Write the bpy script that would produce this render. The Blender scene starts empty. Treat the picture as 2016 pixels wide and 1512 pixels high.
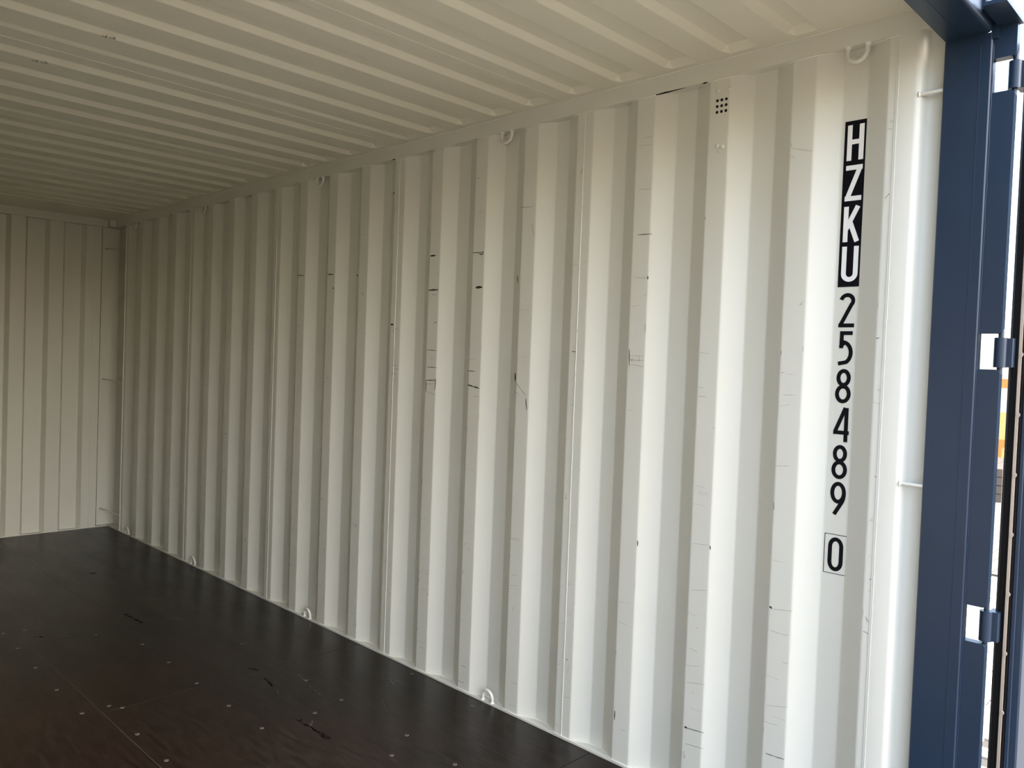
import bpy, math, random
from mathutils import Vector, Matrix
random.seed(4)
S = bpy.context.scene
COL = S.collection

# ---------------------------------------------------------------- camera, sky, sun, exposure
# x = 0 is the inner face of the right-hand wall, y runs into the container, z = 0 is the plywood floor (metres)
cam_d = bpy.data.cameras.new('camera'); cam = bpy.data.objects.new('camera', cam_d); COL.objects.link(cam)
yaw, pit, rol = 0.7973, -0.0269, 0.0373
fw = Vector((math.sin(yaw)*math.cos(pit), math.cos(yaw)*math.cos(pit), math.sin(pit)))
rt = fw.cross(Vector((0, 0, 1))).normalized(); up = rt.cross(fw)
r2 = rt*math.cos(rol) + up*math.sin(rol); u2 = -rt*math.sin(rol) + up*math.cos(rol)
cam.matrix_world = Matrix.Translation((-2.285, 0, 1.4006)) @ Matrix((r2, u2, -fw)).transposed().to_4x4()
cam_d.sensor_width = 36; cam_d.lens = 36*1575.4/2016; cam_d.clip_start = 0.02; cam_d.clip_end = 300
S.camera = cam

w = bpy.data.worlds.new('sky'); S.world = w; w.use_nodes = True
wn = w.node_tree; wn.nodes.clear()
sky = wn.nodes.new('ShaderNodeTexSky'); sky.sky_type = 'NISHITA'; sky.sun_disc = False
sky.sun_elevation = math.radians(38); sky.sun_rotation = math.radians(163); sky.dust_density = 3.0; sky.air_density = 1.0
mixc = wn.nodes.new('ShaderNodeMix'); mixc.data_type = 'RGBA'; mixc.inputs[0].default_value = 0.2
haze = (0.62, 0.66, 0.70, 1)
mul = wn.nodes.new('ShaderNodeVectorMath'); mul.operation = 'SCALE'; mul.inputs['Scale'].default_value = 0.325
bg = wn.nodes.new('ShaderNodeBackground'); bg.inputs[1].default_value = 1.0
wo = wn.nodes.new('ShaderNodeOutputWorld')
wn.links.new(sky.outputs[0], mul.inputs[0]); wn.links.new(mul.outputs[0], mixc.inputs[6]); mixc.inputs[7].default_value = haze
wn.links.new(mixc.outputs[2], bg.inputs[0]); wn.links.new(bg.outputs[0], wo.inputs[0])

sd = bpy.data.lights.new('sun', 'SUN'); sd.energy = 1.9; sd.angle = math.radians(0.7); sd.color = (1.0, 0.91, 0.74)
sun = bpy.data.objects.new('sun', sd); COL.objects.link(sun)
sun.rotation_euler = Vector((-0.42, 0.40, -0.82)).to_track_quat('-Z', 'Y').to_euler()

S.view_settings.view_transform = 'Standard'; S.view_settings.look = 'None'; S.view_settings.gamma = 1
S.view_settings.use_curve_mapping = False; S.view_settings.exposure = 1.85
S.cycles.max_bounces = 14; S.cycles.diffuse_bounces = 10; S.cycles.glossy_bounces = 6
S.cycles.sample_clamp_indirect = 12; S.cycles.caustics_reflective = False
S.cycles.use_denoising = True

# ---------------------------------------------------------------- helpers
def mat(name, color, rough=0.5, metal=0.0, spec=0.5, coat=0.0, extra=None):
    m = bpy.data.materials.new(name); m.use_nodes = True
    nt = m.node_tree; b = nt.nodes['Principled BSDF']
    b.inputs['Base Color'].default_value = (*color, 1); b.inputs['Roughness'].default_value = rough
    b.inputs['Metallic'].default_value = metal; b.inputs['Specular IOR Level'].default_value = spec
    b.inputs['Coat Weight'].default_value = coat
    if extra: extra(nt, b)
    return m

def N(nt, t, **kw):
    n = nt.nodes.new(t)
    for k, v in kw.items():
        if k.startswith('i_'): n.inputs[int(k[2:]) if k[2:].isdigit() else k[2:]].default_value = v
        else: setattr(n, k, v)
    return n

def coords(nt, scale=(1, 1, 1)):
    g = N(nt, 'ShaderNodeNewGeometry'); mp = N(nt, 'ShaderNodeMapping'); mp.inputs['Scale'].default_value = scale
    nt.links.new(g.outputs['Position'], mp.inputs['Vector']); return mp.outputs[0]

def noise(nt, scale, vec, detail=4, rough=0.55):
    n = N(nt, 'ShaderNodeTexNoise'); n.inputs['Scale'].default_value = scale
    n.inputs['Detail'].default_value = detail; n.inputs['Roughness'].default_value = rough
    nt.links.new(vec, n.inputs['Vector']); return n.outputs['Fac']

def ramp(nt, fac, a, b, ca, cb):
    r = N(nt, 'ShaderNodeValToRGB'); e = r.color_ramp.elements
    e[0].position = a; e[1].position = b; e[0].color = ca; e[1].color = cb
    nt.links.new(fac, r.inputs[0]); return r.outputs[0]

def mixrgb(nt, fac, a, b, mode='MIX'):
    m = N(nt, 'ShaderNodeMix', data_type='RGBA', blend_type=mode)
    if isinstance(fac, float): m.inputs[0].default_value = fac
    else: nt.links.new(fac, m.inputs[0])
    for i, c in ((6, a), (7, b)):
        if isinstance(c, tuple): m.inputs[i].default_value = c
        else: nt.links.new(c, m.inputs[i])
    return m.outputs[2]

def bump(nt, b, h, strength, dist):
    n = N(nt, 'ShaderNodeBump'); n.inputs['Strength'].default_value = strength; n.inputs['Distance'].default_value = dist
    nt.links.new(h, n.inputs['Height']); nt.links.new(n.outputs[0], b.inputs['Normal'])

def x_paint(base, warm):
    def f(nt, b):
        v = coords(nt)
        big = noise(nt, 1.3, v, 3); col = mixrgb(nt, ramp(nt, big, 0.3, 0.75, (0, 0, 0, 1), (1, 1, 1, 1)), (*base, 1), (*warm, 1))
        sp = noise(nt, 38, v, 3); spot = ramp(nt, sp, 0.70, 0.76, (0, 0, 0, 1), (1, 1, 1, 1))
        col = mixrgb(nt, spot, col, mixrgb(nt, 0.92, (base[0]*.7, base[1]*.68, base[2]*.62, 1), col))
        hs = noise(nt, 9, coords(nt, (1, 1.2, 16)), 5, 0.7)          # fine horizontal rubbing marks
        hm = ramp(nt, hs, 0.74, 0.79, (0, 0, 0, 1), (0.35, 0.35, 0.35, 1))
        col = mixrgb(nt, hm, col, (base[0]*.62, base[1]*.6, base[2]*.55, 1))
        nt.links.new(col, b.inputs['Base Color'])
        bump(nt, b, noise(nt, 4.5, coords(nt, (1, 1, .5)), 2), 0.25, 0.004)
    return f

PB, PW = (0.64, 0.637, 0.575), (0.615, 0.608, 0.54)
M_paint = mat('beige_paint', PB, 0.42, spec=0.45, extra=x_paint(PB, PW))
M_roof = mat('roof_paint', PB, 0.42, spec=0.45, extra=x_paint((0.69, 0.675, 0.58), (0.665, 0.645, 0.545)))
M_bead = mat('weld_bead', (0.66, 0.655, 0.60), 0.35)
M_seal = mat('sealant', (0.70, 0.69, 0.62), 0.5)

def x_blue(nt, b):
    v = coords(nt)
    n1 = noise(nt, 2.5, v, 4); c = mixrgb(nt, ramp(nt, n1, 0.3, 0.7, (0, 0, 0, 1), (1, 1, 1, 1)), (0.0085, 0.0205, 0.044, 1), (0.012, 0.027, 0.054, 1))
    sc = noise(nt, 14, coords(nt, (1, 3, 14)), 6, 0.75); m = ramp(nt, sc, 0.77, 0.80, (0, 0, 0, 1), (0.5, 0.5, 0.5, 1))
    nt.links.new(mixrgb(nt, m, c, (0.16, 0.19, 0.24, 1)), b.inputs['Base Color'])
    bump(nt, b, noise(nt, 7, v, 2), 0.2, 0.003)
M_blue = mat('slate_blue_paint', (0.035, 0.053, 0.088), 0.36, spec=0.38, extra=x_blue)

def x_floor(nt, b):
    v = coords(nt, (7, 1.0, 1)); g = noise(nt, 9, v, 6, 0.65)
    g2 = noise(nt, 1.1, coords(nt), 4); 
    c = mixrgb(nt, ramp(nt, g, 0.40, 0.66, (0, 0, 0, 1), (1, 1, 1, 1)), (0.0030, 0.0018, 0.0014, 1), (0.0165, 0.0115, 0.0090, 1))
    c = mixrgb(nt, ramp(nt, g2, 0.40, 0.72, (0, 0, 0, 1), (1, 1, 1, 1)), c, mixrgb(nt, 0.5, c, (0.022, 0.010, 0.007, 1)))
    d = noise(nt, 24, coords(nt, (2.2, .5, 1)), 6, .75); dm = ramp(nt, d, .62, .76, (0, 0, 0, 1), (.40, .40, .40, 1))
    c = mixrgb(nt, dm, c, (0.075, 0.066, 0.057, 1))
    nt.links.new(c, b.inputs['Base Color'])
    r = N(nt, 'ShaderNodeMapRange'); r.inputs['To Min'].default_value = 0.22; r.inputs['To Max'].default_value = 0.42
    nt.links.new(noise(nt, 3.0, coords(nt, (3, .8, 1)), 5), r.inputs['Value']); nt.links.new(r.outputs[0], b.inputs['Roughness'])
    bump(nt, b, g, 0.25, 0.0012)
M_floor = mat('film_faced_plywood', (0.015, 0.011, 0.01), 0.3, spec=0.22, extra=x_floor)
M_steel = mat('worn_screw_steel', (0.17, 0.155, 0.135), 0.5, metal=0.3)
M_screwdark = mat('screw_slot_dark', (0.02, 0.017, 0.015), 0.7)
M_jointdust = mat('joint_dust', (0.050, 0.044, 0.038), 0.8)
M_black = mat('black_vinyl', (0.0022, 0.0024, 0.0050), 0.45, spec=.12)
M_white = mat('white_vinyl', (0.80, 0.80, 0.79), 0.35)
M_rubber = mat('black_rubber', (0.002, 0.0018, 0.002), 0.55, spec=.15)
M_strip = mat('gasket_retainer_steel', (0.42, 0.36, 0.31), 0.35, metal=0.35)
M_hole = mat('vent_hole_dark', (0.002, 0.002, 0.002), 0.9)
M_scuff = mat('black_scuff', (0.018, 0.016, 0.014), 0.6)
M_scuff2 = mat('grey_scuff', (0.30, 0.28, 0.235), 0.6)
M_pen = mat('pen_mark', (0.03, 0.03, 0.03), 0.6)

class MB:
    """collects vertices and faces, links them as one mesh object"""
    def __init__(s): s.v = []; s.f = []; s.smooth = False
    def add(s, vs, fs):
        o = len(s.v); s.v += [tuple(p) for p in vs]; s.f += [tuple(i+o for i in f) for f in fs]; return s
    def box(s, x0, x1, y0, y1, z0, z1, c=0.0):
        if c <= 0:
            vs = [(x, y, z) for x in (x0, x1) for y in (y0, y1) for z in (z0, z1)]
            return s.add(vs, [(0, 1, 3, 2), (4, 6, 7, 5), (0, 4, 5, 1), (2, 3, 7, 6), (0, 2, 6, 4), (1, 5, 7, 3)])
        pts = [(x0+c, y0), (x1-c, y0), (x1, y0+c), (x1, y1-c), (x1-c, y1), (x0+c, y1), (x0, y1-c), (x0, y0+c)]   # chamfered on its vertical edges
        return s.prism([(x, y, 0) for x, y in pts], (0, 0, 1), z0, z1)
    def prism(s, pts, axis, a, b):
        """extrude a closed outline along axis from a to b"""
        ax = Vector(axis); n = len(pts)
        vs = [Vector(p)+ax*a for p in pts] + [Vector(p)+ax*b for p in pts]
        fs = [(i, (i+1) % n, n+(i+1) % n, n+i) for i in range(n)] + [tuple(range(n))[::-1], tuple(range(n, 2*n))]
        return s.add(vs, fs)
    def tube(s, path, r, n=10, caps=True):
        path = [Vector(p) for p in path]; rings = []; prev = None
        for i, p in enumerate(path):
            t = (path[min(i+1, len(path)-1)] - path[max(i-1, 0)]).normalized()
            if prev is None:
                a = Vector((0, 0, 1)) if abs(t.z) < .9 else Vector((1, 0, 0)); u = t.cross(a).normalized()
            else: u = (prev - t*prev.dot(t)).normalized()
            prev = u; w_ = t.cross(u); rr = r[i] if isinstance(r, (list, tuple)) else r
            rings.append([p + (u*math.cos(2*math.pi*k/n) + w_*math.sin(2*math.pi*k/n))*rr for k in range(n)])
        o = []; [o.extend(g) for g in rings]; m = len(rings)
        fs = [(i*n+k, i*n+(k+1) % n, (i+1)*n+(k+1) % n, (i+1)*n+k) for i in range(m-1) for k in range(n)]
        if caps: fs += [tuple(range(n))[::-1], tuple(range((m-1)*n, m*n))]
        s.smooth = True
        return s.add(o, fs)
    def sheet(s, front, back):
        """front/back: equal grids of points (rows x cols) -> closed thin sheet"""
        R, C_ = len(front), len(front[0]); vs = [p for r in front for p in r] + [p for r in back for p in r]; n = R*C_; fs = []
        for i in range(R-1):
            for j in range(C_-1):
                a = i*C_+j; fs += [(a, a+1, a+C_+1, a+C_), (n+a, n+a+C_, n+a+C_+1, n+a+1)]
        for j in range(C_-1):
            fs += [(j+1, j, n+j, n+j+1), ((R-1)*C_+j, (R-1)*C_+j+1, n+(R-1)*C_+j+1, n+(R-1)*C_+j)]
        for i in range(R-1):
            fs += [(i*C_, (i+1)*C_, n+(i+1)*C_, n+i*C_), ((i+1)*C_+C_-1, i*C_+C_-1, n+i*C_+C_-1, n+(i+1)*C_+C_-1)]
        return s.add(vs, fs)
    def mesh(s, name, m):
        me = bpy.data.meshes.new(name); me.from_pydata(s.v, [], s.f); me.update()
        me.materials.append(m)
        if s.smooth:
            for p in me.polygons: p.use_smooth = True
            try: me.set_sharp_from_angle(angle=math.radians(40))
            except Exception: pass
        return me
    def build(s, name, m, parent=None, loc=None):
        o = bpy.data.objects.new(name, s.mesh(name, m)); COL.objects.link(o)
        if parent: o.parent = parent
        if loc: o.location = loc
        return o

def inst(name, me, parent, loc=(0, 0, 0), rot=(0, 0, 0)):
    o = bpy.data.objects.new(name, me); COL.objects.link(o); o.parent = parent
    o.location = loc; o.rotation_euler = rot; return o

def tag(o, label, cat, kind=None, group=None):
    o['label'] = label; o['category'] = cat
    if kind: o['kind'] = kind
    if group: o['group'] = group
    return o

def empty(name, label, cat, loc=(0, 0, 0), kind=None, group=None):
    o = bpy.data.objects.new(name, None); o.empty_display_size = .05; COL.objects.link(o); o.location = loc
    return tag(o, label, cat, kind, group)

W = -2.352          # inner face of the left-hand wall
Y0, Y1 = 0.583, 6.615
ZR = 2.330          # underside of the top side rail
ZC = 2.390          # roof panel
DEP = 0.036

# ---------------------------------------------------------------- right and left corrugated walls
SEAMS = [0.806, 1.905, 3.008, 4.115, 5.228, 6.364]
def chamfer(pts, c=0.004):
    """cut every inner corner of an open polyline with three points"""
    out = [pts[0]]
    for a, b, d in zip(pts, pts[1:], pts[2:]):
        a, b, d = Vector(a), Vector(b), Vector(d)
        p = b + (a-b).normalized()*c; q = b + (d-b).normalized()*c
        out += [tuple(p), tuple((p+q+b*2)/4), tuple(q)]
    return out + [pts[-1]]

def wall_profile(k):
    s, e = SEAMS[k], SEAMS[k+1]; L = e-s
    first = [0.0231, 0.2300, 0.5090, 0.7930, 1.0620]      # the four corrugations of one sheet
    pts = [(s, 0.0)]
    A = [s + o*L/1.100 for o in (0.2310, 0.5110, 0.7940, 1.0600)]
    D = [s + 0.026] + [a + 0.0710 for a in A[:3]]
    if k: D[0] = s + 0.0347
    for d, a in zip(D, A):
        pts += [(d, 0), (d+0.068, DEP), (a-0.068, DEP), (a, 0)]
    pts.append((e, 0))
    return pts

def wall_panel(k, side):
    pr = chamfer(wall_profile(k))
    sx = 1 if side == 'right' else -1; x0 = 0.0 if side == 'right' else W
    b = MB(); zs = [-0.035, 2.345]
    f = [[(x0 + sx*x, y, z) for y, x in pr] for z in zs]; g = [[(x0 + sx*(x+0.003), y, z) for y, x in pr] for z in zs]
    b.sheet(f, g); return b

wall_right = empty('wall_right', 'light beige corrugated steel side wall running to the far corner', 'wall', kind='structure')
wall_left = empty('wall_left', 'light beige corrugated steel side wall beside the camera', 'wall', kind='structure')
for k in range(5):
    wall_panel(k, 'right').build('wall_panel', M_paint, wall_right)
    wall_panel(k, 'left').build('wall_panel', M_paint, wall_left)
for k in range(0, 6):
    y = SEAMS[k]
    b = MB(); b.tube([(-0.0005, y + .0003*math.sin(i*1.7), 0.008 + i*(2.320/30)) for i in range(31)], 0.0015 if k else .0018, 6)
    b.build('weld_seam', M_bead, wall_right)

SCUFFS = [[[[2.7703,1.7081],[2.7039,1.7073]],0.00339,0],[[[2.4634,1.708],[2.4248,1.708]],0.00531,0],[[[2.7708,1.4429],[2.6991,1.4401]],0.00136,0],[[[2.7642,1.3668],[2.6975,1.3649]],0.00136,0],[[[2.7672,1.3076],[2.7005,1.3097]],0.00181,0],[[[2.7672,1.3076],[2.7644,1.2566]],0.00159,0],[[[2.701,1.3182],[2.7042,1.2675]],0.00179,0],[[[2.7601,1.2899],[2.7057,1.2947]],0.00113,1],[[[2.7583,1.2569],[2.697,1.2446]],0.00136,1],[[[2.4962,1.3586],[2.4471,1.358]],0.00161,0],[[[2.493,1.2991],[2.4545,1.2935],[2.4218,1.2877]],0.00279,0],[[[2.2158,1.359],[2.2141,1.326]],0.00303,0],[[[2.2141,1.326],[2.1785,1.2941],[2.1535,1.2746]],0.00202,1],[[[2.1528,1.2608],[2.1457,1.2162]],0.0018,0],[[[2.2169,1.2851],[2.1872,1.2762]],0.00101,1],[[[1.9275,1.4495],[1.9062,1.4485]],0.00132,0],[[[1.9048,1.7027],[1.9052,1.6767]],0.00131,0],[[[1.9046,1.5334],[1.9039,1.5204]],0.00132,0],[[[1.6568,1.7117],[1.6013,1.7061]],0.00097,1],[[[1.6002,1.7139],[1.5996,1.7018]],0.00174,0],[[[1.6007,1.5508],[1.6007,1.5205]],0.00131,1],[[[1.6641,1.4405],[1.6017,1.4387]],0.00106,1],[[[1.6611,1.4251],[1.6009,1.4236]],0.00133,1],[[[1.6551,1.4099],[1.5998,1.4023]],0.00106,1],[[[1.6207,1.4383],[1.6198,1.42]],0.00088,1],[[[1.6545,1.2497],[1.6372,1.2491]],0.00089,1],[[[3.0393,1.557],[3.019,1.5568]],0.00477,0],[[[3.006,1.4417],[3.0015,1.3595]],0.00118,1],[[[3.0317,1.3669],[2.9752,1.3669]],0.00119,1],[[[3.0295,1.3272],[2.9797,1.3274]],0.00119,1],[[[2.7663,1.8604],[2.73,1.8596]],0.00282,0],[[[2.4492,1.8467],[2.4277,1.8431]],0.00212,0],[[[1.3865,1.3428],[1.3636,1.3411]],0.00083,1],[[[1.3818,1.3143],[1.3526,1.3143]],0.00083,1],[[[1.6652,1.462],[1.6623,1.4035]],0.00142,0],[[[2.748,1.4064],[2.7116,1.4042]],0.00113,1],[[[2.7261,1.5627],[2.7058,1.5641]],0.00337,1],[[[2.4931,1.4048],[2.4498,1.4103]],0.00107,1],[[[2.4545,1.252],[2.4286,1.2535]],0.00149,1],[[[3.8851,1.8281],[3.8158,1.8247]],0.00206,0],[[[3.5886,1.819],[3.5326,1.8162]],0.00288,0],[[[3.5385,1.7478],[3.5286,1.7443]],0.00325,0],[[[2.7661,1.8588],[2.7349,1.8581]],0.00271,0],[[[2.4894,1.8545],[2.4248,1.8513]],0.00149,0],[[[2.4296,1.8567],[2.4271,1.844]],0.00211,0],[[[2.2165,2.0134],[2.151,2.0104]],0.001,1],[[[2.1556,1.9434],[2.1426,1.8952]],0.00139,1],[[[3.0503,2.1765],[3.0486,2.1664]],0.00285,0],[[[3.3253,1.8065],[3.3208,1.7944]],0.00326,0],[[[2.4826,2.1648],[2.4594,2.1617]],0.00159,1],[[[2.4702,2.0181],[2.4337,2.0206]],0.00106,1],[[[2.2233,1.7465],[2.2201,1.7164]],0.00161,0],[[[1.3806,0.2259],[1.3705,0.2247]],0.00292,0],[[[1.3705,0.2247],[1.3085,0.2309]],0.001,0],[[[1.1058,0.6911],[1.0971,0.6867]],0.0027,0],[[[1.0925,0.6862],[1.0319,0.6947]],0.00061,1],[[[1.0965,0.2436],[1.0653,0.2445],[1.0375,0.2469]],0.00093,0],[[[1.3785,0.6793],[1.3185,0.6912]],0.00083,1],[[[1.3809,0.8326],[1.313,0.8384]],0.00066,1],[[[1.3813,0.3734],[1.3131,0.3876]],0.00083,1],[[[1.3746,0.1723],[1.3092,0.1788]],0.00117,1],[[[1.6633,0.1841],[1.6632,0.1525]],0.0018,0],[[[1.1008,0.3897],[1.0342,0.4053]],0.00062,1],[[[1.5961,0.8019],[1.5951,0.7836]],0.0014,0],[[[1.3161,0.8361],[1.3143,0.8251]],0.0013,0],[[[1.0839,1.3968],[1.0626,1.3959]],0.00061,1],[[[0.8322,1.5048],[0.8229,1.5059]],0.00098,0],[[[0.7973,1.5306],[0.7745,1.5295]],0.00069,1],[[[1.093,1.3339],[1.0566,1.3348]],0.00061,1],[[[1.6539,2.0156],[1.5976,2.01]],0.00088,1],[[[1.6556,2.1671],[1.6011,2.161]],0.0007,1],[[[1.6485,1.8586],[1.59,1.8571]],0.00123,0],[[[2.2232,2.0145],[2.1554,2.0111]],0.00101,1],[[[1.1014,2.0698],[1.0378,2.0509]],0.00061,1],[[[1.1034,2.0851],[1.1029,2.0743]],0.00106,1]]
def ribbons(b, pts, wd, x, x2):
    for (ya, za), (yb, zb) in zip(pts, pts[1:]):
        d = Vector((0, yb-ya, zb-za)); L = d.length
        if L < 1e-5: continue
        n = Vector((0, -(zb-za), yb-ya)).normalized()*wd/2; a = Vector((x, ya, za)); c = Vector((x, yb, zb))
        m = (a+c)/2; t = Vector((x2-x, 0, 0))
        q = [a-n*.5, m-n*1.0, c-n*.35, c+n*.35, m+n*.8, a+n*.6]
        b.prism(q, (1, 0, 0), 0, x2-x)
for dark, m, nm in ((0, M_scuff, 'black_scuff_marks'), (1, M_scuff2, 'grey_scuff_marks')):
    b = MB()
    for pts, wd, d in SCUFFS:
        if d == dark: ribbons(b, pts, wd*(2.4 if not dark else 1.6), -0.0006, 0.0002)
    o = b.build(nm, m, wall_right); o['kind'] = 'stuff'

# finer rubbing marks on the faces that cargo touches
random.seed(21)
faces = []
for k in range(5):
    pr = wall_profile(k)
    for (ya, xa), (yb, xb) in zip(pr, pr[1:]):
        if xa == 0 and xb == 0 and yb - ya > .02: faces.append((ya, yb))
for nm, m, cnt_, wmax in (('grey_scuff_marks', M_scuff2, 330, .0016), ('black_scuff_marks', M_scuff, 120, .0018)):
    b = MB()
    for _ in range(cnt_):
        ya, yb = random.choice(faces); L = yb - ya; z = random.choice((random.uniform(.06, 2.2), random.gauss(1.35, .28), random.gauss(.35, .2)))
        z = min(max(z, .04), 2.25); t = random.random()
        if t < .55:      # across the face
            a_ = ya + L*random.uniform(0, .5); e_ = min(a_ + L*random.uniform(.15, .9), yb); dz = random.gauss(0, .002)
            pts = [(a_, z), ((a_+e_)/2, z+dz+random.gauss(0, .0006)), (e_, z+dz*2)]
        elif t < .85:    # chips along an edge of the face
            y_ = random.choice((ya+.0012, yb-.0012)); pts = [(y_, z), (y_+random.gauss(0, .0006), z+random.uniform(.004, .030))]
        else:
            y_ = random.uniform(ya, yb-.012); pts = [(y_, z), (y_+random.uniform(.004, .012), z+random.gauss(0, .008)), (y_+random.uniform(0, .012), z+random.gauss(0, .012))]
        pts = [(min(max(p[0], ya+.0005), yb-.0005), p[1]) for p in pts]
        ribbons(b, pts, random.uniform(.0004, wmax), -0.0005, 0.0002)
    o = b.build(nm, m, wall_right); o['kind'] = 'stuff'

# top side rails, bottom side rails
def rail(side):
    sx = 1 if side == 'right' else -1; x0 = 0.0 if side == 'right' else W
    X = lambda a, b_: (min(x0+sx*a, x0+sx*b_), max(x0+sx*a, x0+sx*b_))
    b = MB(); x = X(-0.002, 0.058); b.box(*x, 0.694, 6.72, ZR, 2.425)
    return b
for side in ('right', 'left'):
    t = rail(side).build('trim_1' if side == 'right' else 'trim_2', M_paint)
    tag(t, 'square steel rail along the top of the %s corrugated wall' % ('right' if side == 'right' else 'left'), 'rail', 'structure')
    # raised edge of the roof sheet lying on the rail
    sx = 1 if side == 'right' else -1; x0 = 0.0 if side == 'right' else W
    b = MB(); b.tube([(x0 - sx*0.002, 0.70 + i*0.3, ZC - .001) for i in range(20)], 0.0028, 6); b.build('weld_seam', M_bead, t)
    b = MB(); xa, xb = sorted((x0 - sx*0.003, x0 + sx*0.058)); b.box(xa, xb, 0.694, 6.66, -0.16, 0.007)
    t2 = b.build('baseboard_' + side, M_paint)
    tag(t2, 'painted bottom rail where the %s corrugated wall meets the floor' % side, 'rail', 'structure')
# sealant fillets where each recess of the wall meets the rails
for zc, nm, par in ((ZR+.004, 'upper', 'trim_1'), (0.008, 'lower', 'baseboard_right')):
    b = MB()
    for k in range(5):
        pr = wall_profile(k)
        b.tube([(x-0.0015, y, zc if x > .01 else (zc - .006 if nm == 'upper' else zc)) for y, x in pr], 0.0028, 6)
    b.build('sealant_bead', M_seal, bpy.data.objects[par])
b = MB()
for y0, y1, t in ((1.478, 1.640, .0022), (1.397, 1.418, .0024), (2.470, 2.500, .0026), (2.745, 2.780, .003), (2.175, 2.20, .002), (3.040, 3.070, .003)):
    b.prism([(-.0026, y0, ZR-.002), (-.0026, (y0+y1)/2, ZR-.002-t), (-.0026, y1, ZR-.002), (-.0026, (y0+y1)/2, ZR+.0008)], (1, 0, 0), 0, .002)
o = b.build('seal_gaps', M_hole, bpy.data.objects['trim_1']); o['kind'] = 'stuff'

# ---------------------------------------------------------------- floor
floor = empty('floor', 'dark brown film-faced plywood container floor', 'floor', kind='structure')
G = 0.0012
sheets = [(-1.18, -0.003, 0.70, 1.76), (-1.18, -0.003, 1.76, 3.205), (-1.18, -0.003, 3.205, 4.152), (-0.765, -0.003, 4.152, 6.63), (-1.55, -0.765, 4.152, 6.63),
          (W+.003, -1.18, 0.70, 2.10), (W+.003, -1.18, 2.10, 4.152), (W+.003, -1.55, 4.152, 6.63)]
for i, (xa, xb, ya, yb) in enumerate(sheets):
    b = MB(); b.box(xa+G, xb-G, ya+G, yb-G, -0.028, 0.0 + (i % 3)*0.0002); b.build('plywood_sheet', M_floor, floor)
b = MB()
for xa, xb, ya, yb in [(-1.1825, -1.1775, .7, 4.152), (-0.767, -0.763, 4.152, 6.6), (W, -0.003, 4.1495, 4.1545), (-1.18, -0.003, 3.203, 3.207), (W, -1.18, 2.098, 2.102)]:
    b.box(xa, xb, ya, yb, -0.012, -0.0004)
b.build('joint_filler', M_jointdust, floor)
b = MB(); b.box(W, 0, .694, 6.62, -.16, -.0285); b.build('subfloor', M_screwdark, floor)
SCREWS = [[-0.793, 2.958], [-0.79, 2.698], [-0.793, 3.248], [-0.431, 2.983], [-0.42, 2.299], [-0.43, 2.019], [-0.787, 3.847], [-0.786, 3.548], [-1.242, 3.543], [-1.238, 3.253], [-1.238, 3.848], [-1.23, 4.402], [-1.231, 4.147], [-1.14, 4.393], [-0.431, 3.561], [-0.429, 2.717], [-0.512, 4.117], [-1.108, 3.205], [-1.148, 2.69], [-0.554, 2.214], [-1.148, 2.946], [-0.042, 2.745], [-1.14, 3.254], [-0.905, 4.116], [-0.574, 2.682], [-0.062, 2.327]]
sc = MB(); n = 12
sc.prism([(0.0075*math.cos(2*math.pi*k/n), 0.0075*math.sin(2*math.pi*k/n), 0) for k in range(n)], (0, 0, 1), -0.003, 0.0012)
scm = sc.mesh('screw', M_steel)
sl = MB(); sl.prism([(0.0042*math.cos(2*math.pi*k/8), 0.0042*math.sin(2*math.pi*k/8), 0) for k in range(8)], (0, 0, 1), 0, 0.0016); slm = sl.mesh('screw_recess', M_screwdark)
for x, y in SCREWS:
    s_ = inst('screw', scm, floor, (x, y, 0)); inst('screw_recess', slm, s_)
# black smears and scrapes on the plywood
b = MB()
random.seed(9)
for pts, wd in [([(-.69, 4.35), (-.68, 4.24), (-.67, 4.13)], .03), ([(-1.12, 4.27), (-1.10, 4.22)], .03), ([(-.65, 2.68), (-.655, 2.57), (-.65, 2.45)], .022),
                ([(-.57, 5.27), (-.53, 5.25)], .05), ([(-.55, 3.26), (-.535, 3.21)], .02), ([(-.55, 3.13), (-.57, 3.02)], .012)]:
    for (xa, ya), (xb, yb) in zip(pts, pts[1:]):
        d_ = Vector((xb-xa, yb-ya, 0)); Ln = d_.length; d_.normalize(); n_ = Vector((-d_.y, d_.x, 0))
        for q in range(16):
            t0 = random.uniform(-.05, .75)*Ln; t1 = t0 + random.uniform(.1, .45)*Ln; off = random.gauss(0, wd*.17); hw_ = random.uniform(.0006, .0030)
            p0 = Vector((xa, ya, 0)) + d_*t0 + n_*off; p1 = Vector((xa, ya, 0)) + d_*t1 + n_*(off+random.gauss(0, wd*.08)); pm_ = (p0+p1)/2
            b.prism([p0, pm_-n_*hw_, p1, pm_+n_*hw_], (0, 0, 1), -.001, .0005+.00001*q)
o = b.build('black_smears', mat('black_smear', (.0008, .0007, .0007), .75, spec=.05), floor); o['kind'] = 'stuff'
b = MB()
for xa, ya, xb, yb, wd in [(-.425, 3.06, -.47, 2.80, .006), (-.30, 2.62, -.36, 2.50, .004), (-.145, 2.76, -.175, 2.70, .010), (-.13, 2.72, -.19, 2.74, .008), (-.62, 2.63, -.66, 2.58, .008), (-.57, 2.98, -.59, 2.93, .008)]:
    d = Vector((xb-xa, yb-ya, 0)); nn = Vector((-d.y, d.x, 0)).normalized()*wd/2; a = Vector((xa, ya, 0))
    for k in range(6):
        t0 = k/6+random.random()*.05; t1 = t0+.08+random.random()*.05; j = nn*(random.random()-.5)*1.6
        b.prism([a+d*t0-nn*.3+j, a+d*t1-nn*.2+j, a+d*t1+nn*.25+j, a+d*t0+nn*.3+j], (0, 0, 1), -.001, .0005)
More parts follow.
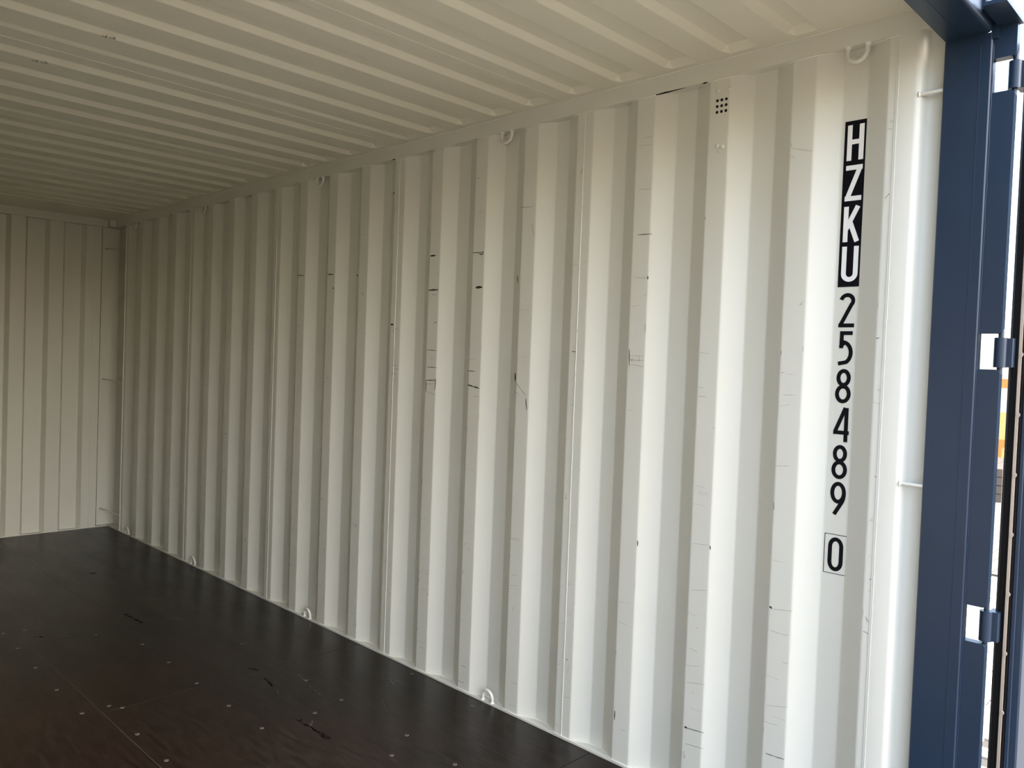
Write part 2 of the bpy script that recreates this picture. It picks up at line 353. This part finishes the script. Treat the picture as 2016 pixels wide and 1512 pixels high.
o = b.build('pale_scratches', mat('pale_scratch', (.15, .135, .12), .7), floor); o['kind'] = 'stuff'
# threshold plate under the doors
b = MB(); b.box(W+.0, 0, Y0-.03, 0.694, -.155, -.004); tag(b.build('door_sill', M_blue), 'blue steel door sill across the container mouth', 'sill')

# ---------------------------------------------------------------- ceiling
ceiling = empty('ceiling', 'beige die-stamped corrugated steel roof seen from below', 'ceiling', kind='structure')
LOW = [1.107, 1.320, 1.530, 1.737, 1.945, 2.160, 2.360, 2.560, 2.762, 2.930, 3.172, 3.376, 3.592, 3.788, 3.960, 4.205, 4.420, 4.630, 4.843, 5.020, 5.240, 5.462, 5.675, 5.885, 6.045]
FAINT = {3.960, 5.020, 2.930, 6.045}
CUT = [0.62] + [2.01, 3.02, 4.03, 5.09] + [6.72]
def roof_y(lo, hi):
    """z profile along y between two joints: list of (y, rise)"""
    pts = [(lo, 0.0)]
    for L in LOW:
        if not (lo < L < hi): continue
        r = 0.009 if L in FAINT else 0.019
        nxt = L - 0.110 if L != 1.107 else L-.085
        prev_low = max(nxt, pts[-1][0]+.012)
        pts += [(prev_low, 0), (prev_low+.014, r), (L-.017, r), (L, 0)]
    pts.append((hi, 0)); return pts
for lo, hi in zip(CUT, CUT[1:]):
    pr = chamfer(roof_y(lo, hi), 0.002)
    xs = [(0.02, 0), (-.028, 0), (-.055, 1), (W+.055, 1), (W+.028, 0), (W-.02, 0)]
    f = [[(x, y, ZC + h*k) for y, h in pr] for x, k in xs]; g = [[(x, y, ZC + h*k + .003) for y, h in pr] for x, k in xs]
    b = MB(); b.sheet(g, f); b.build('roof_panel', M_roof, ceiling)
for y in CUT[1:-1]:
    b = MB(); b.tube([(-.01 - i*.1165, y, ZC-.0002) for i in range(21)], 0.0012, 6); b.build('weld_seam', M_roof, ceiling)
b = MB(); b.box(W, 0, 6.13, 6.62, ZC-.006, ZC-.0005); b.build('rear_roof_plate', M_roof, ceiling)
b = MB(); b.box(W, 0, .62, .962, ZC-.004, ZC-.0005); b.build('front_roof_plate', M_roof, ceiling)
b = MB()
for ox, oy, s in ((-1.385, 2.759, .030), (-1.469, 3.191, .036)):
    for p0, p1 in (((0, 0), (.5, .15)), ((.5, .15), (.35, -.45)), ((.7, -.1), (1.3, -.2)), ((1.3, -.2), (1.0, -.7))):
        a = Vector((ox+p0[0]*s, oy+p0[1]*s, ZC-.0006)); c = Vector((ox+p1[0]*s, oy+p1[1]*s, ZC-.0006))
        n_ = Vector((-(c-a).y, (c-a).x, 0)).normalized()*.0012
        b.prism([a-n_, c-n_, c+n_, a+n_], (0, 0, 1), 0, .0008)
o = b.build('pen_marks', M_pen, ceiling); o['kind'] = 'stuff'

# ---------------------------------------------------------------- rear wall
wall_rear = empty('wall_rear', 'light beige corrugated steel end wall at the far end', 'wall', kind='structure')
pr = [(0.02, .047)]
x = -.0885
pr2 = []
k = 0
cur = -.199
while cur > W + .12:
    pr2 += [(cur, 0), (cur-.022, .0455), (cur-.022-.114+.0, .0455), (cur-.156, 0)]
    cur -= .2505
def rear_panel(xa, xb, pts):
    pts = chamfer(pts, .003); b = MB()
    f = [[(x, Y1 + d, z) for x, d in pts] for z in (-.03, 2.335)]; g = [[(x, Y1 + d + .003, z) for x, d in pts] for z in (-.03, 2.335)]
    b.sheet(f, g); return b
brk = -1.197
right = [(-.1445, 0)] + [p for p in pr2 if p[0] > brk] + [(brk, 0)]
left = [(brk, 0)] + [p for p in pr2 if p[0] < brk] + [(W+.089, 0)]
rear_panel(0, 0, right).build('wall_panel', M_paint, wall_rear); rear_panel(0, 0, left).build('wall_panel', M_paint, wall_rear)
b = MB(); b.box(-.1445, -.089, Y1-.0015, Y1+.04, -.03, 2.335); b.build('edge_plate', M_paint, wall_rear)
b = MB(); b.tube([(-.1445, Y1-.001, .01 + i*.1) for i in range(24)], .0018, 6); b.build('weld_seam', M_bead, wall_rear)
b = MB(); b.box(-.0902, -.0872, Y1-.002, Y1+.046, .006, 2.327); b.build('joint_shadow_line', M_screwdark, wall_rear)  # dark strip painted in for the shadow line along the paint-covered joint
b = MB(); b.box(W, 0, Y1-.004, Y1+.03, -.16, .006); b.build('bottom_rail', M_paint, wall_rear)
# rear header beam
b = MB(); b.box(W+.083, -.083, 6.598, 6.72, 2.327, 2.430)
tag(b.build('trim_3', M_paint), 'beige header beam across the top of the far end wall', 'beam', 'structure')
# rear corner posts with their corner blocks
for sx, x0, nm in ((1, 0.0, 'right'), (-1, W, 'left')):
    p = empty('corner_post', 'beige hollow corner post at the far %s corner of the container' % nm, 'post', (x0, 6.5, 0))
    X = lambda v: x0 + sx*v
    def bx(b, a, c, *r):
        a, c = X(a), X(c); b.box(min(a, c), max(a, c), *r); return b
    o = bx(MB(), -.0888, .058, 6.662, 6.72, -.16, 2.430).build('post_back_face', M_paint); o.parent = p; o.matrix_parent_inverse = Matrix.Translation((-x0, -6.5, 0))
    o = bx(MB(), .058, .066, 6.355, 6.72, -.16, 2.430).build('post_side_face', M_paint); o.parent = p; o.matrix_parent_inverse = Matrix.Translation((-x0, -6.5, 0))
    o = bx(MB(), -.0895, -.0865, Y1-.001, 6.664, 0.0, 2.337).build('post_lip', M_paint); o.parent = p; o.matrix_parent_inverse = Matrix.Translation((-x0, -6.5, 0))
    o = bx(MB(), 0.0, .058, 6.358, 6.372, -.03, 2.334).build('post_edge', M_bead); o.parent = p; o.matrix_parent_inverse = Matrix.Translation((-x0, -6.5, 0))
    o = MB().tube([(X(-.002), 6.357, .008 + i*.1) for i in range(24)], .0042, 8).build('weld_bead', M_bead); o.parent = p; o.matrix_parent_inverse = Matrix.Translation((-x0, -6.5, 0))
    o = bx(MB(), -.041, .058, 6.592, 6.70, 2.335, 2.425).build('corner_block', M_paint); o.parent = p; o.matrix_parent_inverse = Matrix.Translation((-x0, -6.5, 0))
    o = bx(MB(), -.0895, .066, 6.64, 6.70, 2.335, 2.425).build('corner_gusset', M_paint); o.parent = p; o.matrix_parent_inverse = Matrix.Translation((-x0, -6.5, 0))
    o = bx(MB(), -.0888, .058, 6.36, 6.662, -.16, -.001).build('post_foot', M_paint); o.parent = p; o.matrix_parent_inverse = Matrix.Translation((-x0, -6.5, 0))

# ---------------------------------------------------------------- front inner post (white J section) and blue door frame
jp = [(.812, -.0015), (.764, -.0015), (.757, .0005), (.751, .005), (.7465, .012), (.743, .020), (.738, .0265), (.731, .031), (.722, .033), (.6955, .033)]
for sx, x0, nm in ((1, 0.0, 'right'), (-1, W, 'left')):
    p = empty('inner_post', 'pale rounded inner door post between the %s wall and the blue post' % nm, 'post', (x0, .75, 0))
    b = MB(); zs = [-.03, 2.336]
    f = [[(sx*x, y-.75, z) for y, x in jp] for z in zs]; g = [[(sx*(x+.005), y-.75, z) for y, x in jp] for z in zs]
    b.sheet(f, g); b.smooth = True; b.build('post_face', M_paint, p)
    b = MB(); b.box(min(0, sx*.058), max(0, sx*.058), -.0545, .06, 2.332, 2.425); b.build('post_cap', M_paint, p)
    b = MB(); b.box(min(sx*.0, sx*.058), max(sx*.0, sx*.058), -.0545, .05, -.16, -.002); b.build('post_foot', M_paint, p)

HZ = [(2.128, 2.213), (1.428, 1.519), (0.729, 0.822), (0.028, 0.118)]      # hinge cut-outs in the flange
for sx, x0, nm in ((1, 0.0, 'right'), (-1, W, 'left')):
    p = empty('corner_post', 'dark slate-blue steel door post with hinge cut-outs on the %s' % nm, 'post', (x0, Y0, 0))
    b = MB(); xa, xb = sorted((0.0, sx*.043)); b.box(xa, xb, 0, .111, -.155, 2.279, .003); b.build('post_body', M_blue, p)
    zs = [-.155] + [z for h in reversed(HZ) for z in h] + [2.300]
    for a, c in zip(zs[::2], zs[1::2]):
        b = MB(); xa, xb = sorted((sx*.010, sx*.038)); ym = -.052
        # plate with rounded outer corners
        r = .010; out = [(0.004, a), (ym+r, a)] + [(ym + r - r*math.sin(t), a + r - r*math.cos(t)) for t in (.5, 1.0)] + [(ym, a+r), (ym, c-r)] + [(ym + r - r*math.cos(t), c - r + r*math.sin(t)) for t in (.57, 1.07)] + [(ym+r, c), (0.004, c)]
        b.prism([(0, y, z) for y, z in out], (1, 0, 0), xa, xb); b.build('hinge_flange', M_blue, p)
    b = MB(); random.seed(3)
    b.tube([(sx*.0085, -.0005 + random.uniform(-.0008, .0008), -.15 + i*.03) for i in range(81)], .0024, 6); b.build('weld_seam', M_blue, p)
    b = MB(); b.tube([(sx*-.0004, .026, -.15 + i*.24) for i in range(11)], .0006, 6); b.build('pressed_crease', M_blue, p)
    b = MB(); xa, xb = sorted((sx*-.137, sx*.03)); b.box(xa, xb, -.061, -.009, 2.293, 2.302); b.build('corner_plate', M_blue, p)
    b = MB(); xa, xb = sorted((sx*.0005, sx*.040)); b.box(xa, xb, -.0515, -.0005, 2.2995, 2.3015); b.box(xa, xb, -.012, .004, 2.262, 2.3015); b.build('corner_gusset', M_blue, p)
    b = MB(); xa, xb = sorted((sx*-.10, sx*.043)); b.box(xa, xb, -.010, .06, 2.302, 2.425, .004); b.build('corner_casting', M_blue, p)

# door header
b = MB(); hy0, hy1 = .5845, .692; r = .010
out = [(hy1, 2.279), (hy1, 2.43), (hy0, 2.43), (hy0, 2.279+r)] + [(hy0 + r - r*math.cos(t), 2.279 + r - r*math.sin(t)) for t in (.4, .8, 1.2)] + [(hy0+r, 2.279)]
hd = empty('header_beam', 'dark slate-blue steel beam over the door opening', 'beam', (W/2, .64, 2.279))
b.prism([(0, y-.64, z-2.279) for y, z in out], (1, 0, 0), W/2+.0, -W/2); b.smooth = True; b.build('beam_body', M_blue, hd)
b = MB(); b.box(W/2, -W/2, .012, .0135, -.0008, .001); b.build('pressed_crease', M_blue, hd)
b = MB(); b.box(W/2, -W/2, -.0505, -.048, .012, .052); b.build('sunlit_band', mat('sunlit_band_tone', (.62, .60, .54), .4), hd)  # pale strip: sunlight on the header's front face, put into the colour

# ---------------------------------------------------------------- open doors
def door(sx, x0, nm):
    hx, hy = x0 + sx*.030, .536
    d = empty('door_1' if sx > 0 else 'door_2', 'dark blue container door swung fully open beyond the %s post' % nm, 'door', (hx, hy, 0), kind='structure')
    X = lambda a, c: sorted((sx*a, sx*c))
    b = MB(); b.box(*X(.040, .085), -.075, -.025, .015, 2.262, .004); b.build('door_frame', M_blue, d)
    b = MB(); b.box(*X(.085, 1.17), -.066, -.050, .015, 2.262); b.build('door_panel', M_blue, d)
    b = MB(); b.box(*X(1.12, 1.20), -.080, -.025, .015, 2.262, .004); b.build('door_frame', M_blue, d)
    for za_, zb_ in ((.016, .13), (2.15, 2.261)):
        b = MB(); b.box(*X(.086, 1.119), -.074, -.026, za_, zb_); b.build('door_rail', M_blue, d)
    b = MB(); b.box(*X(.022, .062), -.036, -.014, .02, 2.255, .006); b.build('door_gasket', M_rubber, d)
    b = MB(); b.box(*X(.026, .040), -.047, -.036, .02, 2.255); b.build('gasket_lip', M_rubber, d)
    b = MB(); b.box(*X(.0195, .024), -.0425, -.036, .03, 2.25); s_ = b.build('retainer_strip', M_strip, d)
    for i in range(15):
        z = .10 + i*.152
        c = MB(); c.prism([(0, -.0425+.0045*math.cos(q*math.pi/3), z+.006*math.sin(q*math.pi/3)) for q in range(6)], (1, 0, 0), *X(.0165, .0200)); c.build('rivet', M_strip, s_)
    b = MB(); b.box(*X(.034, .042), -.058, -.047, .02, 2.255, .002); b.build('frame_edge_strip', M_blue, d)
    for za, zb in HZ:
        c0, c1 = za + .006, zb - .010; rr = .0150
        h = MB(); h.tube([(0, 0, c0), (0, 0, c1)], rr, 20)
        ho = h.build('hinge', M_blue, d)
        s2 = MB(); s2.box(*X(.0, .045), -.028, -.004, c0+.001, c1-.001, .002); s2.build('hinge_blade', M_blue, ho)
        s3 = MB(); s3.tube([(0, 0, za-.012), (0, 0, zb+.012)], .0065, 12); s3.build('hinge_pin', M_blue, ho)
    return d
door(1, 0.0, 'right'); door(-1, W, 'left')

# ---------------------------------------------------------------- lashing bars, rings, vent, number
def bar(a, c, r, label, group=None):
    o = MB(); a, c = Vector(a), Vector(c)
    o.tube([Vector((0, 0, 0)), c-a], r, 10); t = empty('lashing_bar', label, 'bar', a, group=group); o.build('rod', M_bead, t)
    k = MB(); k.tube([Vector((0, 0, 0)), (c-a)*.06], [r*1.9, r*1.05], 10); k.build('weld_joint', M_bead, t)
    k = MB(); k.tube([(c-a)*.97, (c-a)*1.0], [r*1.05, r*1.7], 10); k.build('weld_joint', M_blue if a.y < 2 else M_bead, t)
for z, w_ in ((2.158, 'upper lashing bar'), (1.112, 'middle lashing bar'), (.10, 'lowest lashing bar')):
    bar((.006, .752, z), (.006, .692, z), .0048, 'short pale %s between inner post and blue door post' % w_)
for z, w_ in ((2.158, 'upper lashing bar'), (1.142, 'middle lashing bar'), (.125, 'lowest lashing bar')):
    bar((.004, 6.372, z-.004), (-.045, 6.660, z+.010), .0045, 'thin beige %s across the far right corner post' % w_)

RINGM = None
def ring(y, z0, upw, label, name='lashing_ring', group=None):
    t = empty(name, label, 'ring', (.006, y, z0), group=group)
    s_ = 1 if upw else -1; hw, ht = .0275, .046
    pts = [(0.0, -hw, 0), (0.0, -hw, s_*.012)] + [(-.004*math.sin(a), -hw*math.cos(a), s_*(.016 + (ht-.016)*math.sin(a))) for a in [math.pi*i/12 for i in range(13)]] + [(0.0, hw, s_*.012), (0.0, hw, 0)]
    b = MB(); b.tube(pts, .0064, 12); b.build('ring_loop', M_bead, t)
    for q in (-hw, hw):
        k = MB(); k.tube([(0.0, q, -.001*s_), (0.0, q, s_*.007)], [.0115, .0070], 10); k.build('weld_foot', M_bead, t)
tops = [(.923, 'nearest the door, above the black letters'), (2.316, 'second from the door'), (3.695, 'third from the door, mid wall'),
        (5.071, 'second from the far corner'), (6.207, 'right in the far corner')]
for y, s_ in tops: ring(y, ZR, False, 'small beige lashing ring under the top rail, ' + s_, group='lashing rings under the top rail')
bots = [(.923, 'nearest the door'), (2.309, 'nearest that is in view'), (3.691, 'second in view from the door'), (5.085, 'third in view from the door'), (6.22, 'right in the far corner')]
for y, s_ in bots: ring(y, .007, True, 'small beige lashing ring standing at the wall foot, ' + s_, group='lashing rings along the wall foot')

# ventilator: nine holes, rivets
v = empty('air_vent', 'small wall vent of nine round black holes near the top rail', 'vent', (0, 1.344, 2.243))
hb = MB(); n = 14
hb.prism([(0, .0048*math.cos(2*math.pi*k/n), .0048*math.sin(2*math.pi*k/n)) for k in range(n)], (1, 0, 0), -.0009, .0004); hm = hb.mesh('hole', M_hole)
rb = MB(); rb.tube([(0.0002, 0, 0), (-.003, 0, 0), (-.0048, 0, 0)], [.0075, .0068, .003], 12); rm = rb.mesh('rivet', M_bead)
for i in range(3):
    for j in range(3): inst('hole', hm, v, (0, (i-1)*.0158, (j-1)*.0183))
for y, z in ((1.359, 2.291), (1.319, 2.291), (1.352, 2.117), (1.336, 2.112)): inst('rivet', rm, v, (0, y-1.344, z-2.243))

# lettering: drawn with strokes in a unit box u 0..1 (left to right, towards the door), v 0..1 (bottom to top)
def arc(cx, cy, rx, ry, a0, a1, n=14): return [(cx+rx*math.cos(math.radians(a0+(a1-a0)*i/n)), cy+ry*math.sin(math.radians(a0+(a1-a0)*i/n))) for i in range(n+1)]
def glyph_strokes(ch, w_, h, t):
    e = t/2; L, R_, B, T = e, w_-e, e, h-e; cx = w_/2; rx = cx-e
    if ch == 'H': return [[(L, 0), (L, h)], [(R_, 0), (R_, h)], [(L, h*.52), (R_, h*.52)]]
    if ch == 'Z': return [[(0, T), (w_, T)], [(0, B), (w_, B)], [(w_-t*.62, h-t*.8), (t*.62, t*.8)]]
    if ch == 'K': return [[(L, 0), (L, h)], [(L+e*.2, h*.36), (w_-t*.55, h)], [(w_*.40, h*.56), (w_-t*.50, 0)]]
    if ch == 'U': return [[(L, h), (L, rx+e)] + arc(cx, rx+e, rx, rx, 180, 360)[1:] + [(R_, h)]]
    if ch == '2': return [arc(cx, h-e-rx*1.0, rx, rx, 168, 0, 12) + arc(cx-rx*.2, h-e-rx, rx*1.2, rx*1.0, 0, -38, 5)[1:] + [(t*.60, t*.75)], [(0, B), (w_, B)]]
    if ch == '5': return [[(w_*.94, T), (w_*.14, T)], [(w_*.14+e, h), (w_*.14+e*.9, h*.50)], [(w_*.14+e*.4, h*.525)] + arc(w_*.34, h*.31+e, w_*.66-e, h*.31, 80, -62, 16) + [(w_*.10, e*.8)]]
    if ch == '8': return [arc(cx, h*.745, rx*.88, h*.255-e*.9, 0, 360, 26), arc(cx, h*.275, rx, h*.275-e, 0, 360, 26)]
    if ch == '4': return [[(w_*.72, h), (t*.45, h*.29)], [(0, h*.27), (w_, h*.27)], [(w_*.80, 0), (w_*.80, h)]]
    if ch == '9': return [arc(cx, h*.68, rx, h*.32-e, 0, 360, 26), arc(cx-rx*.10, h*.66, rx*1.1, h*.36, 0, -42, 7) + [(w_*.30, e*.6)]]
    if ch == '0': return [[(L, h*.30)] + arc(cx, h*.28+e*0, rx, h*.28-e, 180, 360, 14) + arc(cx, h*.72, rx, h*.28-e, 0, 180, 14) + [(L, h*.30)]]
XL = DEP - .0006
def ribbon(b, pts, t, y_left, z0, th):
    """stroke -> flat closed strip. u runs towards -y"""
    P = [Vector(p) for p in pts]; closed = (P[0]-P[-1]).length < 1e-6; n = len(P); l, r_ = [], []
    for i, p in enumerate(P):
        a = P[i-1] if i else (P[-2] if closed else None); c = P[i+1] if i < n-1 else (P[1] if closed else None)
        d1 = (p-a).normalized() if a is not None else None; d2 = (c-p).normalized() if c is not None else None
        d = ((d1 or d2) + (d2 or d1)).normalized(); nn = Vector((-d.y, d.x)); m = 1.0
        if d1 is not None and d2 is not None: m = min(1/max(.35, nn.dot(Vector((-d1.y, d1.x)))), 1.6)
        l.append(p+nn*t/2*m); r_.append(p-nn*t/2*m)
    T3 = lambda p, x: (x, y_left-p.x, z0+p.y)
    for i in range(n-1):
        q = [l[i], l[i+1], r_[i+1], r_[i]]
        b.prism([T3(p, 0) for p in q], (1, 0, 0), 0, th)
def glyph(ch, y_left, z0, w_, h, t, m, parent, name, x):
    b = MB()
    for k, s_ in enumerate(glyph_strokes(ch, w_, h, t)): ribbon(b, s_, t, 0, 0, -.0004 - .00004*k)
    if parent: return b.build(name, m, parent, (x, y_left, z0))
    return b.build(name, m, None, (x, y_left, z0))
pz = empty('letter_panel', 'black vertical panel with the white letters HZKU', 'sign', (XL, .9600, 1.6540))
b = MB(); b.box(-.0003, .0004, -.0632, 0, 0, .4755); b.build('backing', M_black, pz)
for i, (ch, zb) in enumerate((('H', 2.0160), ('Z', 1.9005), ('K', 1.7830), ('U', 1.6685))):
    glyph(ch, -.0082, zb-1.6540, .0470, .1015, .0135, M_white, pz, 'letter', -.0003)
for ch, zb, lab in (('2', 1.5375, 'black digit 2 directly below the black HZKU panel'), ('5', 1.4280, 'black digit 5, second numeral below the black letter panel'),
                    ('8', 1.3183, 'upper black digit 8, between the 5 and the 4'), ('4', 1.2070, 'black digit 4 between the two black eights'),
                    ('8', 1.0984, 'lower black digit 8, between the 4 and the 9'), ('9', .9918, 'black digit 9 above the boxed zero')):
    o = glyph(ch, .9525, zb, .0450, .0985, .0112, M_black, None, 'number_decal', XL); tag(o, lab, 'digit', group='black container number digits on the wall')
bz = empty('check_digit', 'black digit 0 inside a thin black square outline, lowest on the wall', 'digit', (XL, .9628, .8220))
glyph('0', -.0115, .0080, .0440, .0985, .0115, M_black, bz, 'digit', 0)
b = MB(); t = .0014; w_, h = .0665, .1150
for q in ((-w_, 0, 0, t), (-w_, 0, h-t, h), (-w_, -w_+t, 0, h), (-t, 0, 0, h)): b.box(-.0004, .0004, q[0], q[1], q[2], q[3])
b.build('outline', M_black, bz)

# ---------------------------------------------------------------- outside: paved yard and what stands on it
GZ = -.17
def x_pave(nt, b):
    v = coords(nt); br = N(nt, 'ShaderNodeTexBrick'); br.inputs['Scale'].default_value = 1.0
    br.inputs['Brick Width'].default_value = .20; br.inputs['Row Height'].default_value = .10; br.inputs['Mortar Size'].default_value = .006
    br.inputs['Color1'].default_value = (.23, .195, .15, 1); br.inputs['Color2'].default_value = (.20, .17, .13, 1); br.inputs['Mortar'].default_value = (.10, .09, .08, 1)
    nt.links.new(v, br.inputs['Vector']); nt.links.new(br.outputs[0], b.inputs['Base Color'])
M_pave = mat('concrete_pavers', (.46, .44, .40), .8, extra=x_pave)
M_stone = mat('paver_concrete', (.50, .475, .44), .8)
M_mortar = mat('joint_sand', (.10, .09, .08), .9)
yard = empty('pavement', 'sunlit yard of grey concrete pavers outside the container', 'ground', kind='structure')
hx0, hx1, hy0_, hy1_ = 1.30, 5.10, .80, 1.90
b = MB()
for xa, xb, ya, yb in ((-60, 60, -60, hy0_), (-60, 60, hy1_, 60), (-60, hx0, hy0_, hy1_), (hx1, 60, hy0_, hy1_)): b.box(xa, xb, ya, yb, GZ-.1, GZ)
b.build('paving_surface', M_pave, yard)
b = MB(); b.box(hx0, hx1, hy0_, hy1_, GZ-.1, GZ-.012); b.build('sand_bed', M_mortar, yard)
pb = MB(); pw, ph = .0475, .096
pb.add([(-pw, -ph, -.05), (pw, -ph, -.05), (pw, ph, -.05), (-pw, ph, -.05), (-pw, -ph, -.004), (pw, -ph, -.004), (pw, ph, -.004), (-pw, ph, -.004),
        (-pw+.004, -ph+.004, 0), (pw-.004, -ph+.004, 0), (pw-.004, ph-.004, 0), (-pw+.004, ph-.004, 0)],
       [(0, 1, 5, 4), (1, 2, 6, 5), (2, 3, 7, 6), (3, 0, 4, 7), (4, 5, 9, 8), (5, 6, 10, 9), (6, 7, 11, 10), (7, 4, 8, 11), (8, 9, 10, 11)])
pm = pb.mesh('paver', M_stone); random.seed(5); cnt = 0
nx = int((hx1-hx0)/.10); rest = MB()
for i in range(nx):
    cx_ = hx0 + .05 + i*.10
    for j in range(-1, 7):
        cy_ = hy0_ + .1 + j*.2 + (.1 if i % 2 else 0)
        if not (hy0_ + .05 <= cy_ <= hy1_ - .05): continue
        line = .60 + .205*cx_ + .02
        dz = random.uniform(-.002, .002)
        if abs(cy_ - line) < .42:
            inst('paver', pm, yard, (cx_, cy_, GZ+dz), (random.uniform(-.012, .012), random.uniform(-.01, .01), random.uniform(-.01, .01))); cnt += 1
        else:
            rest.box(cx_-pw, cx_+pw, cy_-ph, cy_+ph, GZ-.05, GZ)
if rest.v:
    o = rest.build('pavers', M_stone, yard); o['kind'] = 'stuff'
# kerb block with weeds and an orange container at the edge of the yard
t = empty('timber_stack', 'low weathered timber stack beyond the paved yard', 'timber', (10.4, 2.75, GZ))
M_tim = mat('weathered_timber', (.13, .10, .075), .8)
for k in range(4):
    for j in range(3):
        b = MB(); b.box(-.9+.0, .9, j*.26-.12, j*.26+.12, k*.11, k*.11+.10); o = b.build('beam', M_tim, t); o.rotation_euler = (0, 0, 0); o.rotation_euler.z = .0
oc = empty('barrier', 'low orange and white barrier far across the yard', 'barrier', (12.5, 2.2, GZ))
M_or = mat('orange_paint', (.78, .27, .05), .5); M_pal = mat('white_barrier_panel', (.75, .74, .70), .6); M_yel = mat('amber_panel', (.80, .50, .16), .6)
for i in range(3):
    y = i*1.02
    b = MB(); b.box(0, .09, y, y+1.0, 1.46, 1.60, .01); b.build('top_rail', M_or, oc)
    b = MB(); b.box(.02, .07, y+.02, y+.98, 1.06, 1.46); b.build('white_panel', M_pal, oc)
    b = MB(); b.box(.01, .08, y+.01, y+.99, .62, 1.06); b.build('amber_panel', M_yel, oc)
    b = MB(); b.box(.0, .09, y, y+1.0, .50, .62, .01); b.build('lower_rail', M_or, oc)
    for q in (.1, .82):
        b = MB(); b.box(-.05, .14, y+q, y+q+.08, 0, .50, .01); b.build('foot', M_or, oc)
